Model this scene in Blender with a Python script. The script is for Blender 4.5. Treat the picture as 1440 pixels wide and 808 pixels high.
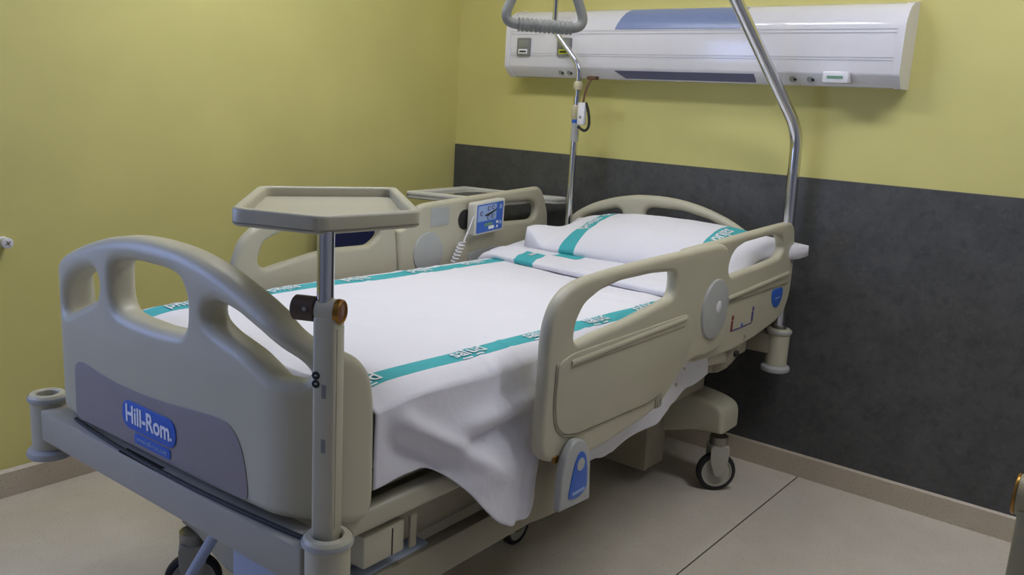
import bpy, bmesh, math, random
from mathutils import Vector, Matrix, noise
random.seed(4)
PI = math.pi
for o in list(bpy.data.objects):
    bpy.data.objects.remove(o)
SC = bpy.context.scene
COL = SC.collection

# ------------------------------------------------------------------ camera
FPX, YAW, PITCH, ROLL = 1215.77, -0.6602, 0.2080, -0.0570
CAMLOC = Vector((2.9561, -3.2773, 1.38))
fw = Vector((math.sin(YAW) * math.cos(PITCH), math.cos(YAW) * math.cos(PITCH), -math.sin(PITCH)))
r0 = Vector((math.cos(YAW), -math.sin(YAW), 0)); d0 = fw.cross(r0)
rt = math.cos(ROLL) * r0 + math.sin(ROLL) * d0
dn = -math.sin(ROLL) * r0 + math.cos(ROLL) * d0
cd = bpy.data.cameras.new('camera'); cam = bpy.data.objects.new('camera', cd); COL.objects.link(cam)
cd.sensor_width = 36.0; cd.lens = FPX / 1440 * 36.0; cd.clip_start = 0.02
M3 = Matrix((rt, -dn, -fw)).transposed()
cam.matrix_world = Matrix.Translation(CAMLOC) @ M3.to_4x4()
SC.camera = cam

# ------------------------------------------------------------------ world, daylight, exposure
W = bpy.data.worlds.new('world'); SC.world = W; W.use_nodes = True
W.node_tree.nodes['Background'].inputs[0].default_value = (0.35, 0.5, 1.0, 1)
W.node_tree.nodes['Background'].inputs[1].default_value = 0.6
DAY = bpy.data.lights.new('window_daylight', 'AREA'); DAY.shape = 'RECTANGLE'; DAY.size = 1.15; DAY.size_y = 1.15
DAY.energy = 30; DAY.color = (0.36, 0.48, 1.0)
dl = bpy.data.objects.new('window_daylight', DAY); COL.objects.link(dl)
dl.location = (-.12, -3.65, 1.5); dl.rotation_euler = (PI / 2, 0, -PI / 2)
LAMP_STRENGTH = 18.5
LAMP_SPOTS = [(2.8, -1.0, 1.2, 0.3), (0.95, -1.4, 1.2, 0.3)]
SC.view_settings.view_transform = 'Standard'; SC.view_settings.look = 'None'
SC.view_settings.gamma = 1; SC.view_settings.use_curve_mapping = False
SC.view_settings.exposure = 0.0

# ------------------------------------------------------------------ materials
def lin(c):
    return tuple(((x / 255) / 12.92 if x / 255 <= 0.04045 else (((x / 255) + 0.055) / 1.055) ** 2.4) for x in c)
def mat(name, rgb, rough=0.5, metal=0.0, var=0.0, scale=20.0, bump=0.0, bscale=60.0, emit=None, spec=0.5, rgb2=None, coat=0.0, detail=4):
    m = bpy.data.materials.new(name); m.use_nodes = True
    nt = m.node_tree; b = nt.nodes['Principled BSDF']
    c = lin(rgb) + (1,)
    b.inputs['Base Color'].default_value = c
    b.inputs['Roughness'].default_value = rough; b.inputs['Metallic'].default_value = metal
    b.inputs['Specular IOR Level'].default_value = spec
    b.inputs['Coat Weight'].default_value = coat
    tc = nt.nodes.new('ShaderNodeTexCoord')
    if var or rgb2:
        n = nt.nodes.new('ShaderNodeTexNoise'); n.inputs['Scale'].default_value = scale; n.inputs['Detail'].default_value = detail
        nt.links.new(tc.outputs['Object'], n.inputs['Vector'])
        r = nt.nodes.new('ShaderNodeValToRGB')
        r.color_ramp.elements[0].position = 0.35; r.color_ramp.elements[1].position = 0.65
        a = lin(rgb2) if rgb2 else tuple(x * (1 - var) for x in c[:3])
        r.color_ramp.elements[0].color = a + (1,)
        r.color_ramp.elements[1].color = c if rgb2 else tuple(min(1, x * (1 + var)) for x in c[:3]) + (1,)
        nt.links.new(n.outputs['Fac'], r.inputs['Fac']); nt.links.new(r.outputs['Color'], b.inputs['Base Color'])
    if bump:
        n = nt.nodes.new('ShaderNodeTexNoise'); n.inputs['Scale'].default_value = bscale; n.inputs['Detail'].default_value = 3
        nt.links.new(tc.outputs['Object'], n.inputs['Vector'])
        bp = nt.nodes.new('ShaderNodeBump'); bp.inputs['Strength'].default_value = bump; bp.inputs['Distance'].default_value = 0.01
        nt.links.new(n.outputs['Fac'], bp.inputs['Height']); nt.links.new(bp.outputs['Normal'], b.inputs['Normal'])
    if emit:
        b.inputs['Emission Color'].default_value = lin(emit[0]) + (1,); b.inputs['Emission Strength'].default_value = emit[1]
    return m
def speckle(name, base, dark, light, rough):
    m = mat(name, base, rough); nt = m.node_tree; b = nt.nodes['Principled BSDF']
    tc = nt.nodes.new('ShaderNodeTexCoord')
    prev = None
    for sc, lo, hi, col, amt in ((9, .4, .7, light, .35), (160, .60, .68, dark, .55), (260, .62, .70, light, .6), (70, .66, .72, dark, .4)):
        n = nt.nodes.new('ShaderNodeTexNoise'); n.inputs['Scale'].default_value = sc; n.inputs['Detail'].default_value = 3
        nt.links.new(tc.outputs['Object'], n.inputs['Vector'])
        mr = nt.nodes.new('ShaderNodeMapRange'); mr.inputs[1].default_value = lo; mr.inputs[2].default_value = hi; mr.inputs[4].default_value = amt
        nt.links.new(n.outputs['Fac'], mr.inputs[0])
        mx = nt.nodes.new('ShaderNodeMixRGB'); mx.inputs[2].default_value = lin(col) + (1,)
        if prev: nt.links.new(prev, mx.inputs[1])
        else: mx.inputs[1].default_value = lin(base) + (1,)
        nt.links.new(mr.outputs[0], mx.inputs[0]); prev = mx.outputs[0]
    nt.links.new(prev, b.inputs['Base Color'])
    return m
def mottled(name, base, dark, light, rough):
    m = mat(name, base, rough); nt = m.node_tree; b = nt.nodes['Principled BSDF']
    tc = nt.nodes.new('ShaderNodeTexCoord'); prev = None
    for sc, lo, hi, col, amt in ((7, .42, .7, light, .35), (26, .5, .7, dark, .5), (60, .55, .72, light, .35)):
        n = nt.nodes.new('ShaderNodeTexNoise'); n.inputs['Scale'].default_value = sc; n.inputs['Detail'].default_value = 6; n.inputs['Roughness'].default_value = .7
        nt.links.new(tc.outputs['Object'], n.inputs['Vector'])
        mr = nt.nodes.new('ShaderNodeMapRange'); mr.inputs[1].default_value = lo; mr.inputs[2].default_value = hi; mr.inputs[4].default_value = amt
        nt.links.new(n.outputs['Fac'], mr.inputs[0])
        mx = nt.nodes.new('ShaderNodeMixRGB'); mx.inputs[2].default_value = lin(col) + (1,)
        if prev: nt.links.new(prev, mx.inputs[1])
        else: mx.inputs[1].default_value = lin(base) + (1,)
        nt.links.new(mr.outputs[0], mx.inputs[0]); prev = mx.outputs[0]
    nt.links.new(prev, b.inputs['Base Color'])
    return m
M = dict(
    wall=mat('yellow_paint', (211, 203, 128), 0.6, var=.03, scale=3, bump=.05, bscale=250),
    white_paint=mat('white_paint', (232, 230, 224), 0.8, var=.02, scale=3),
    grey_paint=mat('grey_paint', (165, 165, 168), 0.8, var=.03, scale=3),
    dark_panel=mottled('dark_mottled_vinyl', (74, 74, 74), (48, 48, 49), (108, 108, 106), 0.5),
    floor=speckle('speckled_floor', (212, 202, 186), (156, 142, 124), (226, 218, 204), 0.30),
    skirting=speckle('speckled_skirting', (190, 177, 156), (140, 124, 104), (208, 197, 178), 0.42),
    joint=mat('floor_joint', (60, 50, 40), 0.9, var=.1),
    beige=mat('beige_plastic', (187, 182, 159), 0.42, var=.015, scale=8, bump=.03, bscale=300),
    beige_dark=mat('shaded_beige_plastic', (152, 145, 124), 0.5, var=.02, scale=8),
    grey_beige=mat('grey_beige_metal', (170, 166, 152), 0.45, var=.02, scale=8),
    disc=mat('pale_grey_disc', (174, 175, 172), 0.4, var=.02),
    decal=mat('mauve_grey_decal', (143, 135, 134), 0.5, var=.02),
    blue=mat('blue_print', (52, 100, 190), 0.4, var=.02), blue_light=mat('light_blue_print', (150, 175, 215), 0.45, var=.03),
    white=mat('white_print', (235, 235, 238), 0.5, var=.01),
    navy=mat('navy_fabric', (20, 26, 70), 0.8, var=.15, scale=200),
    black=mat('black_rubber', (24, 24, 26), 0.55, var=.1),
    dark=mat('dark_recess', (38, 36, 32), 0.7, var=.1),
    chrome=mat('chrome', (215, 215, 218), 0.12, 1.0, var=.01),
    steel=mat('brushed_steel', (150, 148, 140), 0.35, 1.0, var=.03),
    brass=mat('brass', (150, 112, 55), 0.3, 1.0, var=.05),
    rose=mat('rose_brown', (140, 98, 74), 0.35, .4, var=.04),
    clampc=mat('cream_clamp', (196, 186, 150), 0.5, var=.03),
    olive=mat('olive_beige', (150, 141, 108), 0.45, var=.03),
    brown=mat('brown_knob', (74, 56, 38), 0.4, var=.06),
    sheet=mat('white_cotton', (228, 226, 232), 0.85, var=.01, scale=6, bump=.12, bscale=45),
    teal=mat('teal_print', (68, 172, 177), 0.85, var=.03, scale=30, bump=.12, bscale=45),
    mattress=mat('mattress_cover', (220, 219, 222), 0.8, var=.02, bump=.1, bscale=30),
    unit=mat('white_enamel', (228, 226, 230), 0.13, var=.01), unit_grey=mat('grey_enamel', (196, 195, 198), 0.35, var=.01),
    lens=mat('blue_grey_diffuser', (128, 142, 182), 0.3, var=.02), lens2=mat('dark_violet_diffuser', (112, 112, 140), 0.3, var=.02),
    outlet=mat('grey_outlet', (128, 128, 126), 0.5, var=.03), lime=mat('lime_label', (190, 196, 50), 0.5, var=.02),
    green=mat('green_label', (110, 150, 125), 0.5, var=.02),
    grip=mat('grey_grip', (138, 139, 132), 0.55, var=.03), cable=mat('pale_cable', (205, 202, 190), 0.5, var=.02),
    red=mat('red_print', (130, 60, 55), 0.5, var=.02), purple=mat('violet_print', (90, 80, 130), 0.5, var=.02),
    glossy_top=mat('glossy_laminate', (150, 148, 138), 0.08, var=.02, coat=.6),
    tabletop=mat('pale_laminate', (205, 203, 194), 0.4, var=.02),
    base_daylit=mat('daylight_tinted_cover', (168, 178, 196), 0.45, var=.02),  # pale grey plastic with the window's bluish light mixed into its colour
    lampglow=mat('lamp_diffuser', (255, 252, 246), 0.5, emit=((244, 246, 255), LAMP_STRENGTH)),
    curtain_brown=mat('brown_cord', (96, 64, 44), 0.5, var=.05),
    glass=mat('window_glass', (255, 255, 255), 0.02),
)
g = M['glass'].node_tree.nodes['Principled BSDF']; g.inputs['Transmission Weight'].default_value = 1.0; g.inputs['IOR'].default_value = 1.05

# ------------------------------------------------------------------ frames and objects
BO = Vector((1.2963, -2.3388, 0)); BT = math.radians(0.958)
RB = Matrix.Rotation(BT, 4, 'Z')
def bed2world(p): return BO + RB @ Vector(p)
BASE = {}
def place(o, base, frame):
    base = Vector(base); BASE[o.name] = base
    if frame == 'bed':
        o.location = bed2world(base); o.rotation_euler = (0, 0, BT)
    else:
        o.location = base
def tag(o, label, cat, group=None):
    o['label'] = label; o['category'] = cat
    if group: o['group'] = group
def thing(name, label, cat, base, frame='bed', group=None):
    o = bpy.data.objects.new(name, None); o.empty_display_size = .05; COL.objects.link(o)
    place(o, base, frame); tag(o, label, cat, group); return o
def root(o):
    while o.parent: o = o.parent
    return o
def finish(bm, m, base, angle=35, name='m'):
    bmesh.ops.remove_doubles(bm, verts=bm.verts, dist=1e-5)
    bmesh.ops.recalc_face_normals(bm, faces=bm.faces)
    bmesh.ops.translate(bm, vec=-Vector(base), verts=bm.verts)
    me = bpy.data.meshes.new(name); bm.to_mesh(me); bm.free()
    for x in (m if isinstance(m, (list, tuple)) else [m]): me.materials.append(x)
    for p in me.polygons: p.use_smooth = True
    me.set_sharp_from_angle(angle=math.radians(angle))
    return me
def obj(name, bm, m, parent, label=None, angle=35):
    me = finish(bm, m, BASE[root(parent).name], angle, name)
    o = bpy.data.objects.new(name, me); COL.objects.link(o); o.parent = parent
    if label: o['label'] = label
    return o
def solo(name, bm, m, label, cat, base, frame='bed', group=None, angle=35):
    me = finish(bm, m, base, angle, name)
    o = bpy.data.objects.new(name, me); COL.objects.link(o); place(o, base, frame); tag(o, label, cat, group); return o
def struct(name, bm, m, parent=None, base=(0, 0, 0), label=None):
    me = finish(bm, m, base, 35, name)
    o = bpy.data.objects.new(name, me); COL.objects.link(o)
    if parent: o.parent = parent
    else:
        o['kind'] = 'structure'; BASE[o.name] = Vector(base)
    if label: o['label'] = label
    return o

# ------------------------------------------------------------------ mesh builders
def nb(): return bmesh.new()
def box(bm, x0, x1, y0, y1, z0, z1, bev=0.0, seg=2):
    r = bmesh.ops.create_cube(bm, size=1)
    vs = r['verts']
    for v in vs:
        v.co = Vector(((x0 + x1) / 2 + v.co.x * (x1 - x0), (y0 + y1) / 2 + v.co.y * (y1 - y0), (z0 + z1) / 2 + v.co.z * (z1 - z0)))
    if bev:
        es = list({e for v in vs for e in v.link_edges})
        bmesh.ops.bevel(bm, geom=es, offset=bev, segments=seg, affect='EDGES', profile=.5)
    return bm
def rotz(bm, ang, c):
    bmesh.ops.rotate(bm, verts=bm.verts, cent=Vector(c), matrix=Matrix.Rotation(ang, 3, 'Z')); return bm
def smooth_path(pts, r=0.05, seg=6):
    pts = [Vector(p) for p in pts]; out = [pts[0]]
    for i in range(1, len(pts) - 1):
        a, b, c = pts[i - 1], pts[i], pts[i + 1]
        d1 = min(r, (a - b).length * .49); d2 = min(r, (c - b).length * .49)
        p, q = b + (a - b).normalized() * d1, b + (c - b).normalized() * d2
        for k in range(seg + 1):
            t = k / seg; out.append(p * (1 - t) ** 2 + b * 2 * t * (1 - t) + q * t * t)
    out.append(pts[-1]); return out
def tube(bm, pts, r, seg=14, caps=True, closed=False):
    pts = [Vector(p) for p in pts]; n = len(pts); rings = []
    rad = r if callable(r) else (lambda t: r)
    up = None
    for i, p in enumerate(pts):
        if closed: t = (pts[(i + 1) % n] - pts[i - 1]).normalized()
        else: t = (pts[min(i + 1, n - 1)] - pts[max(i - 1, 0)]).normalized()
        if up is None:
            up = Vector((0, 0, 1)) if abs(t.z) < .9 else Vector((1, 0, 0))
        up = (up - t * up.dot(t)).normalized(); s = t.cross(up)
        rr = rad(i / max(1, n - 1))
        rings.append([bm.verts.new(p + (up * math.cos(2 * PI * k / seg) + s * math.sin(2 * PI * k / seg)) * rr) for k in range(seg)])
    for i in range(n if closed else n - 1):
        a, b = rings[i], rings[(i + 1) % n]
        for k in range(seg): bm.faces.new((a[k], a[(k + 1) % seg], b[(k + 1) % seg], b[k]))
    if caps and not closed:
        bm.faces.new(rings[0]); bm.faces.new(rings[-1])
    return bm
def lathe(bm, prof, c, axis=(0, 0, 1), seg=32):
    ax = Vector(axis).normalized(); c = Vector(c)
    up = Vector((0, 0, 1)) if abs(ax.z) < .9 else Vector((1, 0, 0))
    up = (up - ax * up.dot(ax)).normalized(); s = ax.cross(up); rings = []
    for r, h in prof:
        if r < 1e-6: rings.append([bm.verts.new(c + ax * h)])
        else: rings.append([bm.verts.new(c + ax * h + (up * math.cos(2 * PI * k / seg) + s * math.sin(2 * PI * k / seg)) * r) for k in range(seg)])
    for a, b in zip(rings, rings[1:]):
        for k in range(seg):
            k2 = (k + 1) % seg
            if len(a) == 1 and len(b) == 1: continue
            if len(a) == 1: bm.faces.new((a[0], b[k], b[k2]))
            elif len(b) == 1: bm.faces.new((a[k], a[k2], b[0]))
            else: bm.faces.new((a[k], a[k2], b[k2], b[k]))
    return bm
def cyl(bm, c, axis, r, h, bev=.003, seg=32):
    return lathe(bm, [(0, 0), (r - bev, 0), (r, bev), (r, h - bev), (r - bev, h), (0, h)], c, axis, seg)
def rounded(pts, r, seg=5):
    """closed 2D outline with rounded corners; a point may carry its own radius as third value"""
    n = len(pts); out = []
    for i in range(n):
        a, b, c = (Vector(pts[j % n][:2]) for j in (i - 1, i, i + 1))
        rr = pts[i][2] if len(pts[i]) > 2 else r
        d1, d2 = min(rr, (a - b).length * .48), min(rr, (c - b).length * .48)
        p, q = b + (a - b).normalized() * d1, b + (c - b).normalized() * d2
        if rr <= 0: out.append(b); continue
        for k in range(seg + 1):
            t = k / seg; out.append(p * (1 - t) ** 2 + b * 2 * t * (1 - t) + q * t * t)
    return out
def plate(outline, thick, bevel, mapping, holes=(), cuts=(), cuts_y=(), bres=3):
    cu = bpy.data.curves.new('tmp', 'CURVE'); cu.dimensions = '2D'; cu.fill_mode = 'BOTH'
    cu.extrude = max(0, thick / 2 - bevel); cu.bevel_depth = bevel; cu.bevel_resolution = bres; cu.offset = -bevel
    for loop in [outline] + list(holes):
        sp = cu.splines.new('POLY'); sp.points.add(len(loop) - 1); sp.use_cyclic_u = True
        for p, v in zip(sp.points, loop): p.co = (v[0], v[1], 0, 1)
    o = bpy.data.objects.new('tmp', cu); COL.objects.link(o)
    dg = bpy.context.evaluated_depsgraph_get()
    me = bpy.data.meshes.new_from_object(o.evaluated_get(dg))
    bm = bmesh.new(); bm.from_mesh(me)
    bpy.data.objects.remove(o); bpy.data.curves.remove(cu); bpy.data.meshes.remove(me)
    bmesh.ops.remove_doubles(bm, verts=bm.verts, dist=1e-5)
    for x in cuts:
        bmesh.ops.bisect_plane(bm, geom=bm.verts[:] + bm.edges[:] + bm.faces[:], plane_co=(x, 0, 0), plane_no=(1, 0, 0), dist=1e-6)
    for y in cuts_y:
        bmesh.ops.bisect_plane(bm, geom=bm.verts[:] + bm.edges[:] + bm.faces[:], plane_co=(0, y, 0), plane_no=(0, 1, 0), dist=1e-6)
    for v in bm.verts: v.co = Vector(mapping(v.co.x, v.co.y, v.co.z))
    return bm
def text(s, size, mapping, bold=0.0, depth=0.0004, align='CENTER', cuts=True, extra=None):
    cu = bpy.data.curves.new('tmp', 'FONT'); cu.body = s; cu.size = size; cu.align_x = align; cu.align_y = 'CENTER'
    cu.extrude = depth; cu.offset = bold * size; cu.resolution_u = 3
    o = bpy.data.objects.new('tmp', cu); COL.objects.link(o)
    dg = bpy.context.evaluated_depsgraph_get()
    me = bpy.data.meshes.new_from_object(o.evaluated_get(dg))
    bm = bmesh.new(); bm.from_mesh(me)
    bpy.data.objects.remove(o); bpy.data.curves.remove(cu); bpy.data.meshes.remove(me)
    if extra:
        for (x0, x1, y0, y1) in extra: box(bm, x0, x1, y0, y1, -depth, depth)
    if cuts:
        xs = [v.co.x for v in bm.verts]; a, b = min(xs), max(xs); k = 12
        for i in range(1, k):
            bmesh.ops.bisect_plane(bm, geom=bm.verts[:] + bm.edges[:] + bm.faces[:], plane_co=(a + (b - a) * i / k, 0, 0), plane_no=(1, 0, 0), dist=1e-6)
    for v in bm.verts: v.co = Vector(mapping(v.co.x, v.co.y, v.co.z))
    return bm
def circle(cx, cy, rx, ry=None, n=32):
    ry = ry or rx
    return [(cx + rx * math.cos(2 * PI * k / n), cy + ry * math.sin(2 * PI * k / n)) for k in range(n)]
def sstep(a, b, x):
    t = max(0, min(1, (x - a) / (b - a))); return t * t * (3 - 2 * t)
def lerp_table(tab, x):
    if x <= tab[0][0]: return tab[0][1]
    for (a, fa), (b, fb) in zip(tab, tab[1:]):
        if x <= b:
            t = (x - a) / (b - a); t = t * t * (3 - 2 * t); return fa + (fb - fa) * t
    return tab[-1][1]

# ================================================================== SETTING
RX, RY, RZ = 4.3, -5.3, 2.7
fl = struct('floor', box(nb(), -.2, RX + .2, RY - .2, .2, -.12, -.004), M['joint'], label='speckled beige floor with one dark joint')
struct('floor_slab', box(nb(), 0, 1.9065, RY, 0, -.004, 0, .0012, 1), M['floor'], fl)
struct('floor_slab', box(nb(), 1.9115, RX, RY, 0, -.004, 0, .0012, 1), M['floor'], fl)
struct('ceiling', box(nb(), -.2, RX + .2, RY - .2, .2, RZ, RZ + .1), M['white_paint'])
struct('wall_back', box(nb(), -.2, RX + .2, 0, .2, 0, RZ), M['wall'], label='yellow painted wall behind the bed head')
bm = nb()
box(bm, -.2, 0, -3.0, 0, 0, RZ); box(bm, -.2, 0, RY, -4.3, 0, RZ); box(bm, -.2, 0, -4.3, -3.0, 0, .85); box(bm, -.2, 0, -4.3, -3.0, 2.15, RZ)
struct('wall_left', bm, M['wall'], label='yellow painted wall left of the bed')
struct('wall_right', box(nb(), RX, RX + .2, RY, 0, 0, RZ), M['grey_paint'])
struct('wall_front', box(nb(), -.2, RX + .2, RY - .2, RY, 0, RZ), M['grey_paint'])
bm = nb()
for b in ((-4.3, -4.25, .85, 2.15), (-3.05, -3.0, .85, 2.15), (-4.25, -3.05, .85, .9), (-4.25, -3.05, 2.1, 2.15), (-3.67, -3.63, .9, 2.1)):
    box(bm, -.19, -.13, b[0], b[1], b[2], b[3])
w1 = struct('window_1', bm, M['white_paint'])
struct('pane', box(nb(), -.165, -.16, -4.25, -3.67, .9, 2.1), M['glass'], w1)
struct('pane', box(nb(), -.165, -.16, -3.63, -3.05, .9, 2.1), M['glass'], w1)
struct('trim_1', box(nb(), 0.001, RX, -.006, 0, .09, 1.1735, .002, 1), M['dark_panel'], label='dark grey mottled protective panel on the lower back wall')
def skirt(n, x0, x1, y0, y1, axis):
    bm = nb(); pr = [(0, 0), (.014, 0), (.014, .0865), (.004, .0955), (0, .0955)]
    L = ([bm.verts.new((x0, -d, z)) for d, z in pr], [bm.verts.new((x1, -d, z)) for d, z in pr]) if axis == 'x' else \
        ([bm.verts.new((d, y0, z)) for d, z in pr], [bm.verts.new((d, y1, z)) for d, z in pr])
    for k in range(5): bm.faces.new((L[0][k], L[0][(k + 1) % 5], L[1][(k + 1) % 5], L[1][k]))
    bm.faces.new(L[0]); bm.faces.new(L[1])
    struct(n, bm, M['skirting'])
skirt('baseboard_back', 0, RX, 0, 0, 'x'); skirt('baseboard_left', 0, 0, RY, 0, 'y')

# lamps of the room (they light the picture from above its frame)
for k, (x, y, lx, ly) in enumerate(LAMP_SPOTS):
    t = thing('ceiling_light', ['long white ceiling light panel in front of the headwall unit', 'long white ceiling light panel over the middle of the bed'][k], 'ceiling light', (x, y, RZ), 'room')
    bm = nb()
    for b in ((-lx / 2 - .03, lx / 2 + .03, -ly / 2 - .03, -ly / 2), (-lx / 2 - .03, lx / 2 + .03, ly / 2, ly / 2 + .03), (-lx / 2 - .03, -lx / 2, -ly / 2, ly / 2), (lx / 2, lx / 2 + .03, -ly / 2, ly / 2)):
        box(bm, x + b[0], x + b[1], y + b[2], y + b[3], RZ - .03, RZ)
    obj('frame', bm, M['white_paint'], t)
    obj('diffuser', box(nb(), x - lx / 2, x + lx / 2, y - ly / 2, y + ly / 2, RZ - .02, RZ - .01), M['lampglow'], t)

# ================================================================== HEADWALL UNIT
hw = thing('headwall_unit', 'long white headwall service unit mounted high on the yellow wall', 'wall unit', (1.25, 0, 1.5), 'room')
PROF = [(0, 1.508), (.088, 1.508), (.128, 1.546), (.132, 1.556), (.132, 1.705), (.127, 1.728), (.113, 1.752), (.092, 1.773), (.066, 1.787), (.035, 1.795), (0, 1.797)]
def prism(bm, prof, x0, x1, off=0.0):
    a = [bm.verts.new((x0, -d, z)) for d, z in prof]; b = [bm.verts.new((x1, -d, z)) for d, z in prof]
    n = len(prof)
    for k in range(n): bm.faces.new((a[k], a[(k + 1) % n], b[(k + 1) % n], b[k]))
    bm.faces.new(a); bm.faces.new(b); return bm
def strip(bm, pts, x0, x1, t=.002, inset=.001):
    """thin skin laid over the front profile between two of its points, slanted ends"""
    n = len(pts); nr = []
    for i in range(n):
        a, b = pts[max(0, i - 1)], pts[min(n - 1, i + 1)]
        d = Vector((b[0] - a[0], b[1] - a[1])).normalized(); nr.append(Vector((d.y, -d.x)))
    def ring(x, xs):
        out = []
        for i, p in enumerate(pts): out.append((x + xs * i / (n - 1), p[0] + nr[i].x * t, p[1] + nr[i].y * t))
        for i in reversed(range(n)): out.append((x + xs * i / (n - 1), pts[i][0] - nr[i].x * inset, pts[i][1] - nr[i].y * inset))
        return [bm.verts.new((q[0], -q[1], q[2])) for q in out]
    return ring
def skin(pts, x0, x1, s0=0, s1=0, t=.002):
    bm = nb(); ring = strip(bm, pts, x0, x1, t); a = ring(x0, s0); b = ring(x1, s1); n = len(a)
    for k in range(n): bm.faces.new((a[k], a[(k + 1) % n], b[(k + 1) % n], b[k]))
    bm.faces.new(a); bm.faces.new(b); return bm
obj('body', prism(nb(), PROF, .425, 2.085), M['unit'], hw, angle=25)
def capprof(s): return [(d * s + (.002 if d else 0), 1.65 + (z - 1.65) * s) for d, z in PROF]
bm = prism(nb(), capprof(1.02), 2.083, 2.108); obj('end_cap', bm, M['unit'], hw, angle=25)
bm = prism(nb(), capprof(1.02), .402, .427); obj('end_cap', bm, M['unit'], hw, angle=25)
obj('upper_lamp_lens', skin(PROF[4:9], .972, 1.522, .035, 0), M['lens'], hw, 'blue grey curved lamp lens along the top')
obj('lower_lamp_lens', skin([(.094, 1.5135), (.124, 1.5425)], 1.02, 1.59, -.04, .0), M['lens2'], hw, 'dark violet grey lamp lens on the underside')
for z in (1.700, 1.688, 1.606, 1.597):
    obj('groove', box(nb(), .428, 2.082, -.1335, -.131, z - .0012, z + .0012), M['unit_grey'], hw)
for k, x in enumerate((.507, .727)):
    o = obj('gas_outlet', box(nb(), x - .036, x + .036, -.142, -.13, 1.594, 1.672, .003), M['outlet'], hw, ['grey gas outlet with white label', 'grey gas outlet with lime green label'][k])
    obj('outlet_label', box(nb(), x - .025, x + .025, -.1435, -.141, 1.604, 1.624, .001), M['white' if k == 0 else 'lime'], o)
    obj('outlet_slot', box(nb(), x - .018, x + .018, -.1445, -.143, 1.610, 1.617), M['dark'], o)
    obj('outlet_frame', box(nb(), x - .026, x + .026, -.1428, -.141, 1.629, 1.664, .002), M['grip'], o)
sl = Vector((0, -.71, -.70)).normalized()
for x in (.70, .745, 1.735, 1.80):
    c = Vector((x, -.109, 1.528))
    s = obj('socket', cyl(nb(), c - sl * .004, sl, .014, .006, .001, 20), M['disc'], hw)
    obj('socket_hole', cyl(nb(), c + sl * .0015 + Vector((.009, 0, 0)), sl, .006, .001, .0003, 12), M['dark'], s)
bm = nb(); box(bm, 1.855, 1.945, -.150, -.095, 1.517, 1.556, .005); cb = obj('call_switch', bm, M['unit'], hw, 'small white call switch with green strip')
obj('green_strip', box(nb(), 1.872, 1.928, -.1515, -.149, 1.531, 1.541), M['green'], cb)

# ================================================================== BED
bed = thing('hospital_bed', 'beige adjustable hospital bed with moulded rails, standing on casters', 'bed', (0, 1.1, 0))
HWD, FR, FV = .49, .12, -.02
def fpath(a):
    s = 1 if a >= 0 else -1; a = abs(a); f = HWD - FR
    if a < f: return s * a, FV, 0, -1
    t = (a - f) / FR
    if t < PI / 2: return s * (f + FR * math.sin(t)), FV + FR - FR * math.cos(t), s * math.sin(t), -math.cos(t)
    return s * HWD, FV + FR + (a - f - FR * PI / 2), s, 0
FT = .070
def fmap(a, w, d):
    u, v, nu, nv = fpath(a); k = d - FT / 2
    return (u + nu * k, v + nv * k, w)
half = [(0, 1.066), (.10, 1.062), (.20, 1.045), (.315, 1.010), (.42, .966), (.475, .938), (.535, .920), (.580, .897), (.610, .858), (.620, .80), (.622, .60), (.614, .565), (.58, .553), (.49, .585), (.42, .590), (.2, .582), (0, .580)]
out = [(-(a if a < .475 else .475 + (a - .475) * .25), w) for a, w in reversed(half[1:])] + half[:-1] + [half[-1]]
out = rounded(out, .04, 4)
holeR = [(.178, .938), (.192, .970), (.225, .978), (.285, .968), (.372, .938), (.452, .902), (.477, .876), (.466, .858), (.387, .862), (.308, .896), (.215, .918)]
holeL = [(-.222, .94), (-.240, .970), (-.30, .957), (-.35, .930), (-.392, .885), (-.402, .85), (-.38, .836), (-.30, .872), (-.235, .90)]
holeC = [(-.168, .985), (-.14, 1.003), (-.06, 1.013), (.05, 1.013), (.10, 1.003), (.122, .965), (.118, .910), (.10, .888), (.0, .880), (-.10, .881), (-.15, .888), (-.168, .915)]
cuts = [s * (.36 + i * .0105) for s in (-1, 1) for i in range(22)]
bm = plate(out, FT, .024, fmap, [rounded(h, .02, 4) for h in (holeR, holeC, holeL)], cuts, bres=5)
fb = obj('footboard', bm, M['beige'], bed, angle=50)
dec = [(-.338, .725), (-.316, .737), (-.29, .738), (-.235, .730), (-.148, .724), (-.045, .724), (.064, .731), (.167, .742), (.235, .747), (.275, .742), (.303, .715), (.318, .675), (.327, .62), (.322, .602), (.30, .600), (.0, .596), (-.33, .594), (-.342, .606)]
obj('decal_panel', plate(rounded(dec, .02, 4), .002, .0006, lambda a, w, d: (a, FV - .0008 + d, w)), M['decal'], fb, 'mauve grey inset panel')
sg = obj('maker_sign', plate(rounded([(-.125, .698), (.085, .698), (.085, .634), (-.125, .634)], .034, 8), .003, .0008, lambda a, w, d: (a, FV - .003 + d, w)), M['blue'], fb, 'blue rounded maker sign with white lettering')
FW = .70
def sgmap(x, y, d): return (x - .020, FV - .0052 - d, y + .667)
def join_text(a, b):
    me = bpy.data.meshes.new('t'); b.to_mesh(me); b.free(); a.from_mesh(me); bpy.data.meshes.remove(me); return a
bm = text('Hill-Rom', .056, sgmap, bold=.022)
xs = [v.co.x for v in bm.verts]; a0, a1 = min(xs), max(xs); k = .172 / (a1 - a0)
for v in bm.verts: v.co.x = -.022 + (v.co.x - (a0 + a1) / 2) * k
bm = join_text(bm, text('.', .05, lambda x, y, d: (x + .069, FV - .0052 - d, y + .667), bold=.01))
for v in bm.verts: pass
o = obj('sign_lettering', bm, M['white'], fb)
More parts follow.
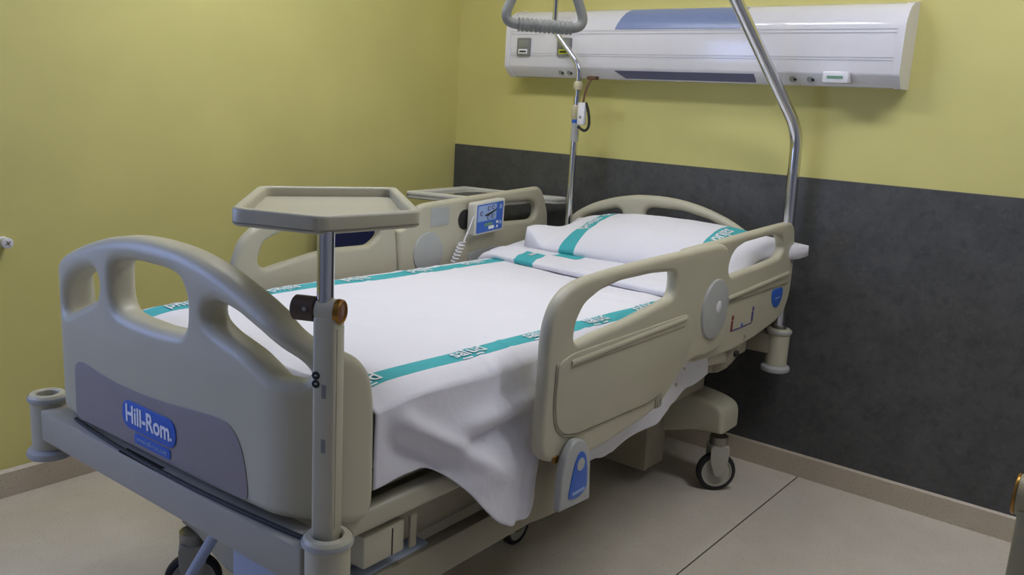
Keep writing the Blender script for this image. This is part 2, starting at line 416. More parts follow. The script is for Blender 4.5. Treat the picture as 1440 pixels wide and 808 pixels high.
s2 = obj('address_strip', plate(rounded([(-.078, .629), (.062, .629), (.062, .606), (-.078, .606)], .006, 3), .002, .0006, lambda a, w, d: (a, FV - .003 + d, w)), M['blue'], fb, 'small blue strip with web address')
bm = text('www.hill-rom.com', .018, lambda x, y, d: (x - .008, FV - .0045 - d, y + .618), bold=.004, cuts=False)
xs = [v.co.x for v in bm.verts]; a0, a1 = min(xs), max(xs); k = .118 / (a1 - a0)
for v in bm.verts: v.co.x = -.008 + (v.co.x - (a0 + a1) / 2) * k
obj('address_lettering', bm, M['blue_light'], fb)

# bumper bar and corner bumpers
def bumper(u, v, name='bumper'):
    b = obj(name, lathe(nb(), [(.026, .06), (.026, .598), (.030, .602), (.040, .600), (.0455, .594), (.0455, .582), (.0415, .578), (.0415, .458), (.030, .456), (.026, .06)][1:-1] + [(.026, .456), (.026, .598)], (u, v, 0)), M['beige'], bed)
    obj('roller', lathe(nb(), [(0, .430), (.044, .430), (.053, .434), (.056, .442), (.054, .450), (.044, .457), (.028, .459), (0, .459)], (u, v, 0)), M['disc'], b)
    obj('collar', lathe(nb(), [(.0462, .584), (.0475, .587), (.0475, .592), (.0462, .595)], (u, v, 0)), M['disc'], b)
    obj('bore', cyl(nb(), (u, v, .455), (0, 0, 1), .0262, .115, .001), M['dark'], b)
for u, v in ((-.534, 0), (.534, 0), (-.534, 2.235), (.536, 2.235)): bumper(u, v)
bm = box(nb(), -.50, .50, -.036, .036, .492, .572, .006)
bar = obj('bumper_bar', bm, M['grey_beige'], bed)
pts = [(-.37 + .86 * t, -.038 + .012 * math.sin(PI * t) * 0 - .004, .580 - .010 * math.sin(PI * t) + .006 * t) for t in [i / 24 for i in range(25)]]
obj('cable', tube(nb(), [(p[0], -.010 - .023 * math.sin(PI * (p[0] + .37) / .86) ** .8, .578) for p in pts], .0045, 8), M['black'], bar, 'black cable lying along the bar')
obj('type_plate', box(nb(), -.13, .02, -.034, -.012, .5715, .5735), M['dark'], bar, 'dark type plate')
bm = box(nb(), .40, .52, 2.20, 2.26, .50, .575, .005); box(bm, -.52, -.40, 2.20, 2.26, .50, .575, .005); box(bm, -.44, .44, 2.195, 2.225, .50, .56, .004)
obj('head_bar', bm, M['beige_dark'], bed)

# headboard: flat arch
def scalex(pts, kx, dw): return [(a * kx, w + dw) for a, w in pts]
hb_half = [(0, 1.052), (.10, 1.047), (.20, 1.028), (.30, .996), (.38, .955), (.43, .915), (.46, .87), (.465, .80), (.465, .60), (0, .60)]
ho = [(-a, w) for a, w in reversed(hb_half[1:])] + hb_half[:-1] + [hb_half[-1]]
hh = [[(-.06, .985), (-.035, 1.003), (.10, 1.005), (.22, .985), (.30, .955), (.28, .93), (.0, .93), (-.06, .94)],
      [(-.36, .92), (-.30, .95), (-.19, .985), (-.16, .965), (-.17, .92), (-.33, .88)]]
obj('headboard', plate(rounded(ho, .04, 4), .045, .02, lambda a, w, d: (a, 2.205 - .03 * math.cos(min(1, abs(a) / .48) * PI / 2) * 0 + d * .9 - .01, w), [rounded(h, .02, 4) for h in hh], bres=4), M['beige'], bed, angle=50)

# rails -----------------------------------------------------------------
def rail(name, outline, holes, uo, ui, label=None, bev=.016):
    t = abs(uo - ui); c = (uo + ui) / 2
    return obj(name, plate(outline, t, min(bev, t / 2 - .001), lambda x, y, d: (c + d, x, y), holes, bres=5), M['beige'], bed, label, angle=50)
# right foot rail
o1 = rounded([(.592, .60), (.597, .74), (.598, .86), (.606, .905), (.630, .946), (.672, .974), (.733, .988), (.88, .996), (1.12, 1.0), (1.50, 1.002), (1.553, .990), (1.574, .95), (1.592, .80), (1.60, .685), (1.56, .655), (1.46, .652), (1.38, .660), (1.325, .650), (1.25, .600), (1.185, .562), (1.09, .545), (.90, .528), (.75, .530), (.66, .548), (.612, .568)], .02, 4)
h1 = rounded([(.725, .832, .01), (.706, .846, .012), (.710, .885), (.742, .925), (.811, .949), (.907, .961), (1.075, .960), (1.19, .951), (1.213, .938), (1.213, .892), (1.195, .875), (1.08, .863), (.96, .850), (.80, .840)], .02, 4)
r1 = rail('side_rail', o1, [h1], .585, .548)
SU = .585
def pr(outline, uface, h, name, m, parent, label=None, bev=.001):
    s = 1 if uface > 0 or True else -1
    return obj(name, plate(outline, h, min(bev, h / 2 - .0002), lambda x, y, d: (uface + d, x, y), bres=2), m, parent, label)
pr(rounded([(.640, .80), (.637, .70), (.650, .642), (.690, .612), (.75, .602), (1.10, .592), (1.165, .600), (1.20, .612), (1.30, .672), (1.34, .70), (1.34, .79), (1.30, .815), (1.2, .815), (.70, .815)], .02, 4), SU, .008, 'rail_panel', M['beige'], r1, 'raised lower panel of the rail', .0035)
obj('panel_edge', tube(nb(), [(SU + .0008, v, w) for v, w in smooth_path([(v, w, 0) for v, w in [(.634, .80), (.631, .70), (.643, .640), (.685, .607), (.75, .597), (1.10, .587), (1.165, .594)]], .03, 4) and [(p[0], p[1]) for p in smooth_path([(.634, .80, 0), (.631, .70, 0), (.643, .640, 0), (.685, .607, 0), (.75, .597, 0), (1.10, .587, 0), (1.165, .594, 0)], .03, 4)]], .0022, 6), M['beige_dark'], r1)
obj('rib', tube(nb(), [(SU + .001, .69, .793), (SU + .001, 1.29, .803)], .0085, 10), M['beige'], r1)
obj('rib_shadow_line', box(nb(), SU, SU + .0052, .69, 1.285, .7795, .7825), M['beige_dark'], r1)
d1 = obj('pivot_disc', lathe(nb(), [(0, .008), (.085, .008), (.092, .006), (.095, 0), (.095, -.004)], (SU, 1.490, .800), (1, 0, 0), 48), M['disc'], r1, 'pale grey pivot disc')
obj('disc_mark', lathe(nb(), [(0, .0018), (.016, .0018), (.020, 0)], (SU + .008, 1.505, .806), (1, 0, 0), 20), M['unit'], d1)
pr(rounded([(1.185, .562), (1.185, .60), (1.148, .598), (1.148, .562)], .006, 3), SU + .001, .004, 'latch_mark', M['beige_dark'], r1)
obj('latch_ring', tube(nb(), [(SU + .0045, 1.166 + .009 * math.cos(k * PI / 6), .580 + .013 * math.sin(k * PI / 6)) for k in range(12)], .0016, 6, closed=True), M['grey_beige'], r1)
for v, w in ((1.30, .615), (1.255, .575)):
    obj('screw', cyl(nb(), (SU - .002, v + .02, w + .03), (1, 0, 0), .006, .004, .001, 12), M['beige_dark'], r1)
bm = nb(); cyl(bm, (SU - .004, .655, .560), (1, 0, 0), .011, .008, .002, 16); obj('end_screw', bm, M['brass'], r1)
# right head rail
HU = .572
o2 = rounded([(1.30, 1.000), (1.55, 1.006), (1.80, 1.013), (2.06, 1.020), (2.13, 1.020), (2.160, 1.006), (2.180, .960), (2.197, .88), (2.198, .78), (2.190, .735), (2.150, .678), (2.065, .655), (1.90, .634), (1.72, .622), (1.60, .625), (1.40, .64), (1.30, .70)], .02, 4)
h2 = rounded([(1.601, .905), (1.613, .946), (1.65, .970), (1.72, .984), (1.90, .9885), (1.99, .986), (2.052, .970), (2.079, .930), (2.062, .908), (2.03, .897), (1.86, .889), (1.71, .8845), (1.63, .879)], .018, 5)
r2 = rail('side_rail', o2, [h2], HU, HU - .037, bev=.012)
obj('rib', tube(nb(), [(HU + .001, 1.61, .812), (HU + .001, 2.15, .832)], .0075, 10), M['beige'], r2)
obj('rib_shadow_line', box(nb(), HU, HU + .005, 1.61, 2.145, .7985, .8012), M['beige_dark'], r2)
st = pr(rounded([(2.005, .788), (2.108, .786), (2.113, .755), (2.095, .728), (2.058, .712), (2.020, .730), (2.003, .757)], .02, 5), HU + .001, .003, 'shield_sticker', M['blue'], r2, 'blue shield shaped sticker')
obj('sticker_line', box(nb(), HU + .002, HU + .0032, 2.04, 2.085, .749, .753), M['blue_light'], st)
ic = obj('position_icon', box(nb(), HU - .001, HU + .0012, 1.665, 1.845, .6925, .6965), M['purple'], r2, 'printed bed position symbol')
for v, w, m in ((1.672, .717, 'red'), (1.842, .722, 'purple')):
    bm = nb(); box(bm, HU - .001, HU + .0013, v - .008, v + .008, w - .022, w + .012, .0004, 1); cyl(bm, (HU - .001, v + .002, w + .022), (1, 0, 0), .009, .0023, .0004, 12)
    obj('icon_figure', bm, M[m], ic)
obj('icon_dot', cyl(nb(), (HU - .001, 1.757, .702), (1, 0, 0), .007, .0024, .0004, 12), M['blue'], ic)
# left rails, inner faces
LU = -.545
o3 = rounded([(.556, .62), (.558, .80), (.566, .872), (.592, .934), (.635, .970), (.70, .988), (.85, .994), (1.05, .985), (1.19, .962), (1.236, .935), (1.248, .88), (1.262, .75), (1.262, .62)], .02, 4)
h3 = rounded([(.648, .862), (.672, .925), (.745, .950), (.90, .955), (1.08, .945), (1.165, .926), (1.158, .900), (1.112, .872), (.954, .876), (.872, .870), (.74, .850), (.675, .838)], .02, 4)
r3 = rail('side_rail', o3, [h3], LU, LU - .037)
o4 = rounded([(1.268, .62), (1.262, .78), (1.250, .915), (1.285, .920), (1.355, .948), (1.362, .995), (1.40, 1.003), (1.68, 1.018), (1.95, 1.030), (2.11, 1.038), (2.137, 1.024), (2.165, .98), (2.192, .915), (2.200, .82), (2.185, .70), (2.10, .63)], .014, 4)
h4 = rounded([(1.80, .985), (2.04, .985), (2.085, .972), (2.102, .940), (2.092, .905), (2.055, .896), (1.88, .900), (1.80, .902)], .02, 4)
r4 = rail('side_rail', o4, [h4], LU, LU - .037)
obj('pivot_disc', lathe(nb(), [(0, .007), (.072, .007), (.079, .005), (.081, 0), (.081, -.004)], (LU, 1.412, .815), (1, 0, 0), 48), M['disc'], r4, 'pale grey pivot disc')
pr(rounded([(1.42, .985), (1.522, .989), (1.524, .916), (1.42, .914)], .006, 3), LU + .001, .003, 'grey_sticker', M['disc'], r4, 'pale grey square sticker')
bm = nb(); lathe(bm, [(0, .002), (.036, .002), (.040, 0), (.040, -.002)], (LU, 1.618, .928), (1, 0, 0), 28)
obj('cord_recess', bm, M['dark'], r4, 'dark round cord opening')
pr(rounded([(1.645, .752), (1.645, .792), (1.69, .802), (1.835, .808), (1.85, .775), (1.80, .752)], .014, 4), LU + .004, .012, 'grey_grip_pad', M['disc'], r4, 'pale grey grip pad', .004)
obj('notch_screw', cyl(nb(), (LU - .002, 1.30, .928), (1, 0, 0), .008, .004, .001, 12), M['dark'], r4)

# deck, frame, base
bm = nb()
for s in (-1, 1): box(bm, s * .445 - .022, s * .445 + .022, .08, 2.10, .515, .566, .012, 3)
box(bm, -.43, .43, .08, .13, .515, .56, .005); box(bm, -.43, .43, 1.0, 1.05, .515, .56, .005)
obj('deck_frame', bm, M['beige'], bed)
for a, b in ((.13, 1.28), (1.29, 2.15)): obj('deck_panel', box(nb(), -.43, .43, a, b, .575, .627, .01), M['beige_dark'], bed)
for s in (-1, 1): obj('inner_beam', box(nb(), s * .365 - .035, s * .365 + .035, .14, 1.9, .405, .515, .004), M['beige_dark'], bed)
bm = nb(); box(bm, .345, .455, .165, .285, .425, .498, .006); bx = obj('motor_box', bm, M['beige'], bed)
obj('box_seam', box(nb(), .4545, .456, .245, .248, .428, .49), M['dark'], bx)
bm = nb(); box(bm, .40, .425, .165, .285, .497, .506, .001); obj('box_slot', bm, M['dark'], bx)
bm = nb(); box(bm, .458, .466, .29, .31, .43, .505, .002); obj('box_flap', bm, M['beige_dark'], bx)
# wheeled base: moulded cover, side beam, cross arm at head
bm = nb()
P_ = [(-.16, .12, .385), (.40, .12, .402), (.44, .16, .402), (.44, .36, .40), (-.44, .36, .40)]
box(bm, .075, .435, .11, .40, .20, .395, .018, 3); box(bm, -.085, .08, .135, .20, .335, .395, .012)
obj('base_cover', bm, M['base_daylit'], bed, 'pale grey moulded base cover with bluish daylight in its colour')
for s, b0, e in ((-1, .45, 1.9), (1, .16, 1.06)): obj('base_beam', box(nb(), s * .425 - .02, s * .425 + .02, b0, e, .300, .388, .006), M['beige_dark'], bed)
lo = rounded([(.0, .385, .02), (.28, .374, .05), (.40, .362, .05), (.468, .345, .03), (.488, .318, .03), (.489, .240, .015), (.42, .238, .02), (.36, .228, .04), (.28, .200, .04), (.20, .18), (.0, .18)], .03, 5)
full = lo
for s, nm in ((1, 'cross_arm'), (-1, 'cross_arm')):
    obj(nm, plate(full, .15, .020, (lambda s: lambda x, y, d: (s * x, 1.975 + d, y))(s), bres=4), M['beige'], bed)
    obj(nm, plate(full, .12, .025, (lambda s: lambda x, y, d: (s * x * (.97 if s > 0 else .70), .30 + d, y - .03))(s), bres=4), M['beige'], bed)
obj('column_box', box(nb(), .01, .250, 1.78, 1.93, .065, .30, .006), M['beige_dark'], bed)
bm = nb(); box(bm, -.06, .06, .6, 1.85, .25, .33, .008); obj('spine_beam', bm, M['beige_dark'], bed)
for v in (.75, 1.55):
    for s in (-1, 1): obj('lift_arm', tube(nb(), [(s * .2, v, .30), (s * .2, v + .22, .52)], .024, 10), M['beige_dark'], bed)
# plate below the right foot rail, hinge arms, release handle
bm = plate(rounded([(.60, .40), (.60, .545), (.90, .545), (.90, .46), (.80, .352), (.67, .365)], .03, 4), .03, .006, lambda x, y, d: (.505 + d, x, y)); obj('rail_bracket', bm, M['beige_dark'], bed)
bm = nb(); box(bm, .43, .53, 1.70, 1.80, .53, .60, .014)
tube(bm, smooth_path([(.45, 1.70, .545), (.53, 1.74, .56), (.545, 1.80, .66)], .06), .030, 14)
obj('hinge_arm', bm, M['beige_dark'], bed)
obj('hinge_bar', tube(nb(), [(.46, 1.66, .575), (.535, 1.72, .600)], .030, 14), M['beige'], bed)
obj('hinge_bolt', cyl(nb(), (.56, 1.755, .600), (1, 0, 0), .012, .012, .002, 16), M['dark'], bed)
rh = obj('release_handle', plate(rounded([(.648, .434, .004), (.648, .52), (.662, .575), (.70, .606), (.745, .592), (.772, .548), (.785, .424, .006)], .02, 5), .022, .006, lambda x, y, d: (.602 + d, x, y)), M['disc'], bed, 'pale grey release handle with blue label')
lab = pr(rounded([(.678, .456), (.690, .510), (.702, .552), (.722, .572), (.745, .560), (.757, .52), (.762, .462), (.72, .448)], .018, 5), .614, .003, 'handle_label', M['blue'], rh, 'blue arched label')
obj('label_disc', cyl(nb(), (.614, .725, .536), (1, 0, 0), .0165, .0025, .0005, 20), M['disc'], lab)
obj('label_text', box(nb(), .615, .6162, .695, .75, .462, .470), M['blue_light'], lab)

# casters
def caster(u, v, side, pedal=False, turn=0.0):
    made = []
    def obj(*a, _o=globals()['obj'], **k):
        r = _o(*a, **k); made.append(r); return r
    f = obj('caster', lathe(nb(), [(0, .215), (.034, .215), (.034, .185), (.030, .175), (.026, .17), (0, .17)], (u, v, 0), seg=20), M['steel'], bed)
    bm = plate(rounded([(v - .036, .182), (v + .036, .182), (v + .034, .13), (v + .018, .062), (v - .012, .062), (v - .034, .12)], .012, 3), .008, .002, lambda x, y, d: (u + .028 + d, x, y))
    b2 = plate(rounded([(v - .036, .182), (v + .036, .182), (v + .034, .13), (v + .018, .062), (v - .012, .062), (v - .034, .12)], .012, 3), .008, .002, lambda x, y, d: (u - .028 + d, x, y))
    me = bpy.data.meshes.new('t'); b2.to_mesh(me); b2.free(); bm.from_mesh(me); bpy.data.meshes.remove(me)
    box(bm, u - .030, u + .030, v - .034, v + .034, .168, .184, .004)
    obj('fork', bm, M['grey_beige'], f)
    w = Vector((u - .016, v, .075))
    obj('tyre', lathe(nb(), [(.058, 0), (.066, 0), (.073, .005), (.075, .012), (.075, .020), (.073, .027), (.066, .032), (.058, .032), (.058, 0)], w, (1, 0, 0), 40), M['black'], f)
    obj('wheel', lathe(nb(), [(0, .001), (.02, .001), (.022, .004), (.05, .005), (.053, .001), (.0585, .001), (.0585, .031), (.053, .031), (.05, .027), (.022, .028), (.02, .034), (0, .034)], w, (1, 0, 0), 40), M['grey_beige'], f)
    if pedal:
        bm = nb(); tube(bm, [(-.028, .15, .352), (-.185, .15, .13)], .0135, 12); cyl(bm, (-.028, .135, .352), (0, 1, 0), .018, .03, .003, 16)
        obj('brake_pedal', bm, M['base_daylit'], f, 'pale grey brake pedal with bluish daylight in its colour'); made.pop()
    c0 = Vector((u, v, 0)) - BASE[bed.name]; X = Matrix.Translation(c0) @ Matrix.Rotation(turn, 4, 'Z') @ Matrix.Translation(-c0)
    for m_ in {r.data for r in made}: m_.transform(X)
caster(.453, 1.965, 1, turn=math.radians(-48)); caster(-.453, 1.965, -1); caster(-.29, .245, -1, True, turn=math.radians(-35)); caster(.42, .30, 1)
bm = nb(); c5 = obj('centre_wheel', lathe(nb(), [(.045, 0), (.055, 0), (.060, .006), (.060, .022), (.055, .028), (.045, .028), (.045, 0)], (.137, 1.115, .060), (1, 0, 0), 32), M['black'], bed)
obj('wheel', lathe(nb(), [(0, 0), (.04, .001), (.046, .003), (.046, .025), (.04, .027), (0, .028)], (.137, 1.115, .060), (1, 0, 0), 32), M['grey_beige'], c5)
bm = nb(); box(bm, .130, .135, 1.095, 1.135, .05, .26, .001); box(bm, .167, .172, 1.095, 1.135, .05, .26, .001); obj('fork', bm, M['steel'], c5)

# ================================================================== MATTRESS, SHEETS, PILLOW
def wtop(v): return .814 - .020 * (v - .17) / 1.4
bm = box(nb(), -.455, .455, .16, 2.13, .630, .786, .035, 4)
solo('mattress', bm, M['mattress'], 'white mattress lying on the bed under the sheets', 'mattress', (0, 1.1, .627))

def uL(v): return -.388 + .020 * (v - .2) / 1.3
def uR(v): return .398 + .030 * (v - .2) / 1.3
EDGE = .468
def ztop(u, v):
    e = max(0, (abs(u) - .40) / .068)
    z = wtop(v) - .022 * e ** 2.4
    z += .0022 * math.sin(9 * u + 2.2 * v) * math.sin(5.1 * v + 1) + .004 * noise.noise((u * 5, v * 2.2, 3.1))
    z += .0025 * math.exp(-((v - .35 - .8 * (u + .4)) / .015) ** 2) + .003 * math.exp(-((v - 1.25 - .25 * u) / .02) ** 2)
    for c0, k, a, w in ((.50, .10, .0022, .012), (.72, -.15, .0018, .010), (.95, .05, .0022, .012), (1.12, -.30, .0020, .014), (1.38, .10, .0024, .012)):
        z += a * math.exp(-((v - c0 - k * u - .02 * math.sin(7 * u)) / w) ** 2)
    z += .0030 * noise.noise((u * 11, v * 5, 9.2))
    z -= .010 * math.exp(-((v - .17) / .05) ** 2)
    return z
LTAB = [(.16, .165), (.29, .168), (.59, .385), (.635, .383), (.73, .29), (.80, .29), (.91, .335), (1.10, .345), (1.31, .325), (1.45, .290), (1.56, .258), (1.72, .22)]
def gb(x, w): return math.exp(-(x / w) ** 2)
def drape(v, t):
    L = lerp_table(LTAB, v); d = t * L; z0 = ztop(EDGE, v)
    B = sstep(.24, .46, v); near = 1 - sstep(.62, .74, v)
    bul = .010 + B * (.018 * sstep(0, .12, d) + .034 * sstep(.04, .36, d) * near)
    fold = .022 * gb(d - (.02 + .60 * (v - .19)), .030) * sstep(.19, .27, v) * (1 - sstep(.42, .56, v))
    fold -= .018 * gb(d - (.075 + .60 * (v - .19)), .030) * sstep(.17, .25, v) * (1 - sstep(.34, .42, v))
    fold -= .026 * gb(d - (.150 - .05 * (v - .40)), .024) * sstep(.37, .46, v) * near
    fold += .014 * gb(d - (.100 - .02 * (v - .40)), .026) * sstep(.34, .46, v) * near
    fold += .012 * gb(d - (.225 + .10 * (v - .45)), .040) * sstep(.38, .48, v) * near
    fold -= .012 * gb((v - .615) + .18 * (d - .30), .016) * sstep(.18, .28, d) * near
    fold += .010 * math.sin(v * 19 + 4 * d) * sstep(.02, .25, d) * sstep(.72, .92, v)
    fold += .004 * noise.noise((v * 4, d * 6, 7.7)) * sstep(0, .06, d)
    u = EDGE + .004 + bul + fold
    if v > .60: u = min(u, .540)
    return Vector((u, v, z0 - .004 - L * t))
vs = [.165 + i * (1.665 - .165) / 170 for i in range(171)]
def cols(v):
    a = [('l', k) for k in range(0)]
    us = []
    l0, l1, r0_, r1_ = uL(v) - .032, uL(v) + .032, uR(v) - .025, uR(v) + .025
    us += [(-EDGE + (l0 + EDGE) * i / 2, 0) for i in range(2)]
    us += [(l0 + (l1 - l0) * i / 4, 1) for i in range(4)]
    us += [(l1 + (r0_ - l1) * i / 46, 0) for i in range(46)]
    us += [(r0_ + (r1_ - r0_) * i / 4, 1) for i in range(4)]
    us += [(r1_ + (EDGE - r1_) * i / 3, 0) for i in range(4)]
    return us
bm = nb(); grid = []; NT = 44
for v in vs:
    vv = v
    row = []
    hang = [Vector((-EDGE - .012, v, ztop(-EDGE, v) - .11)), Vector((-EDGE - .012, v, ztop(-EDGE, v) - .05)), Vector((-EDGE - .008, v, ztop(-EDGE, v) - .015))]
    row += [(p, 0) for p in hang]
    for u, k in cols(v):
        ve = v + (-.06 * (u + .40) / .8 + .0) * sstep(1.45, 1.665, v)   # slanted head edge
        row.append((Vector((u, ve, ztop(u, v))), k))
    for i in range(1, NT + 1): row.append((drape(v, i / NT), 0))
    grid.append(row)
V = [[bm.verts.new(p) for p, k in row] for row in grid]
for i in range(len(V) - 1):
    for j in range(len(V[0]) - 1):
        f = bm.faces.new((V[i][j], V[i][j + 1], V[i + 1][j + 1], V[i + 1][j])); f.material_index = grid[i][j][1]
# foot edge tucked down behind the footboard
ft = [bm.verts.new(Vector((p.co.x, .158, max(.64, p.co.z - .09)))) for p in V[0][:60]]
for j in range(59): bm.faces.new((V[0][j], ft[j], ft[j + 1], V[0][j + 1]))
sheet = solo('bed_sheet', bm, [M['sheet'], M['teal']], 'white bed sheet with teal border stripes draped over the mattress', 'sheet', (0, 1, .8), angle=180)
md = sheet.modifiers.new('thickness', 'SOLIDIFY'); md.thickness = .003; md.offset = -1
def sheet_word(uc, v, sgn):
    # sgn +1 reads from foot to head, -1 from head to foot
    mp = lambda x, y, d: (uc(v + sgn * x) - sgn * y, v + sgn * x, ztop(uc(v + sgn * x) - sgn * y, v + sgn * x) + .0030 + d)
    bm = text('salud', .056, mp, bold=.006, extra=[(-.045, -.012, -.030, -.026), (.004, .03, -.028, -.024)])
    obj('printed_word', bm, M['white'], sheet)
for v in (.30, .62, .90, 1.19, 1.47): sheet_word(lambda t: uL(t) + .002, v, -1)
for v in (.195, .53, .80, 1.07, 1.34): sheet_word(lambda t: uR(t) - .004, v, 1)

# turned down sheet below the pillow
def zfold(u, v):
    e = max(0, (abs(u) - .38) / .085)
    return .812 + .014 * sstep(0, .03, v - fv(u)) + .03 * sstep(1.62, 2.0, v) - .020 * e ** 2.2 + .004 * noise.noise((u * 7, v * 9, 1.2)) + .006 * math.exp(-((v - fv(u) - .10 - .03 * u) / .025) ** 2)
def fv(u): return 1.615 - .085 * (u + .42) / .85
bm = nb(); rows = []
NU = 60
for i in range(26):
    r = []
    for j in range(NU + 1):
        u = -.470 + .94 * j / NU
        if i == 0: p = Vector((u, fv(u) + .006, zfold(u, fv(u)) - .016))
        else:
            v = fv(u) + (1.97 - fv(u)) * ((i - 1) / 24) ** 1.2
            p = Vector((u, v, zfold(u, v)))
        r.append(bm.verts.new(p))
    rows.append(r)
for i in range(25):
    for j in range(NU):
        f = bm.faces.new((rows[i][j], rows[i][j + 1], rows[i + 1][j + 1], rows[i + 1][j]))
        u = -.470 + .94 * (j + .5) / NU; 
        if (-.285 < u < -.185 and i < 8) or (-.18 < u < -.07 and 8 < i < 15) or (u > .42 and 1 < i < 8): f.material_index = 1
for r, du in ((0, -.012), (NU, .012)):
    a = [rw[r] for rw in rows]; b = [bm.verts.new(p.co + Vector((du, 0, -.12 if p.co.z > .7 else 0))) for p in a]
    for k in range(25): bm.faces.new((a[k], a[k + 1], b[k + 1], b[k]))
fs = solo('turned_down_sheet', bm, [M['sheet'], M['teal']], 'white turned-down sheet end with teal patches in front of the pillow', 'sheet', (0, 1.75, .81), angle=180)
md = fs.modifiers.new('thickness', 'SOLIDIFY'); md.thickness = .003; md.offset = -1
mp = lambda x, y, d: (-.235 + .8 * y, fv(-.235) + .065 - x, zfold(-.235 + .8 * y, fv(-.235) + .065 - x) + .0025 + d)
obj('printed_word', text('sa', .05, mp, bold=.012), M['white'], fs)

# pillow
PC = Vector((.078, 1.968, .888)); PA, PB, PH = .450, .212, .080
PR = Matrix.Rotation(math.radians(3), 3, 'Z') @ Matrix.Rotation(math.radians(13), 3, 'X')
def pil(s, t, side, off=0.0):
    x = PA * s * (1 - .03 * (1 - t * t)) * (.94 if s < 0 else 1); y = PB * t * (1 - .05 * abs(s) ** 4)
    h = PH * (max(0, 1 - abs(s) ** (3.4 if s > 0 else 2.0)) ** (.60 if s > 0 else 1.0)) * (max(0, 1 - abs(t) ** 2.6) ** .6)
    h += .005 * noise.noise((s * 5, t * 3, side * 2.0)) * (1 - abs(s) ** 6) + .004 * math.exp(-((t + .3 + .5 * s) / .1) ** 2) * (1 - s ** 4) * side
    ear = sstep(.80, 1.0, -s) * sstep(-.5, 1.0, -t)
    ear2 = sstep(.78, 1.0, s) * sstep(0, 1.0, t)
    x += .095 * ear2 - .012 * ear; y += .03 * ear2 + .03 * ear * (1 if side > 0 else 0)
    h0 = .004 + .018 * ear2
    z = side * (h + h0 + off) * (1.0 if side > 0 else .8)
    if side > 0: z += .062 * ear
    z += -.014 * sstep(.80, 1, -s) * (1 - ear) - .03 * ear2
    return PC + PR @ Vector((x, y, z))
bm = nb(); NS, NTT = 72, 30
def svals(): return [math.sin((i / NS - .5) * PI) * .35 + (2 * i / NS - 1) * .65 for i in range(NS + 1)]
SV = svals(); TV = [math.sin((i / NTT - .5) * PI) for i in range(NTT + 1)]
for e_ in (-.64, -.48, .60, .77):
    k_ = min(range(NS + 1), key=lambda i: abs(SV[i] - e_)); SV[k_] = e_
top = [[bm.verts.new(pil(s, t, 1)) for t in TV] for s in SV]
bot = [[bm.verts.new(pil(s, t, -1)) for t in TV] for s in SV]
def pstripe(s): return 1 if (-.64 < s < -.48 or .60 < s < .77) else 0
for i in range(NS):
    k = pstripe((SV[i] + SV[i + 1]) / 2)
    for j in range(NTT):
        f = bm.faces.new((top[i][j], top[i + 1][j], top[i + 1][j + 1], top[i][j + 1])); f.material_index = k
        f = bm.faces.new((bot[i][j], bot[i][j + 1], bot[i + 1][j + 1], bot[i + 1][j])); f.material_index = k
for a, b in ((0, 1), (NS, -1)):
    for j in range(NTT): bm.faces.new((top[a][j], top[a][j + 1], bot[a][j + 1], bot[a][j]))
for a in (0, NTT):
    for i in range(NS): f = bm.faces.new((top[i][a], top[i + 1][a], bot[i + 1][a], bot[i][a])); f.material_index = pstripe((SV[i] + SV[i + 1]) / 2)
pillow = solo('pillow', bm, [M['sheet'], M['teal']], 'white pillow with two teal bands leaning at the head of the bed', 'pillow', tuple(PC), angle=180)
def pword(sc, t0, dirn):
    mp = lambda x, y, d: pil(sc + dirn * y / PA, t0 - dirn * x / PB, 1, .0018 + d)
    obj('printed_word', text('salud', .074, mp, bold=.010), M['white'], pillow)
pword(-.56, -.08, 1); pword(-.56, .80, 1); pword(.685, .10, 1)

# ================================================================== TRAY STAND in the right foot bumper
TS = Vector((.530, 0, 0))
ts = thing('tray_stand', 'beige square post carrying a five-sided tray, plugged into the bed corner by the footboard', 'tray stand', (TS.x, TS.y, .56))
bm = box(nb(), TS.x - .0215, TS.x + .0215, -.0215, .0215, .56, 1.012, .008, 3)
post = obj('post', bm, M['beige'], ts)
obj('post_strip', box(nb(), TS.x + .020, TS.x + .023, -.014, .014, .62, .99, .001), M['beige'], post)
for w in (.905, .890):
    s = obj('round_sticker', cyl(nb(), (TS.x - .013, -.0212, w), (0, -1, 0), .0075, .001, .0002, 16), M['black'], post, 'small round black warning sticker')
    obj('sticker_mark', box(nb(), TS.x - .0155, TS.x - .0105, -.0229, -.0220, w - .001, w + .002), M['disc'], s)
for w0, w1 in ((.865, .89), (.765, .79)): obj('grey_label', box(nb(), TS.x - .002, TS.x + .006, -.0223, -.0210, w0, w1), M['outlet'], post)
bm = nb(); AX = Vector((1, -.05, 0)).normalized()
cyl(bm, Vector((TS.x - .0205, 0, 1.017)), (1, 0, 0), .0215, .040, .003); obj('clamp', bm, M['beige'], ts)
obj('knob', cyl(nb(), Vector((TS.x - .0645, 0, 1.017)), (1, 0, 0), .0222, .0435, .003), M['brown'], ts, 'dark brown turning knob')
obj('knob_mark', cyl(nb(), Vector((TS.x - .036, -.0218, 1.021)), (0, -1, 0), .004, .001, .0002, 12), M['grip'], ts)
bm = nb(); lathe(bm, [(.0168, .003), (.0172, .005), (.0194, .0065), (.0213, .005), (.0222, 0), (.0222, -.004)], Vector((TS.x + .0195, 0, 1.017)), (1, 0, 0)); obj('brass_rim', bm, M['brass'], ts)
obj('end_disc', lathe(nb(), [(0, .0045), (.0152, .004), (.0174, .003), (.0174, .0)], Vector((TS.x + .0195, 0, 1.017)), (1, 0, 0)), M['rose'], ts, 'rose brown end disc')
obj('chrome_pole', tube(nb(), [(TS.x - .007, 0, 1.02), (TS.x - .007, 0, 1.155)], .0148, 24), M['chrome'], ts)
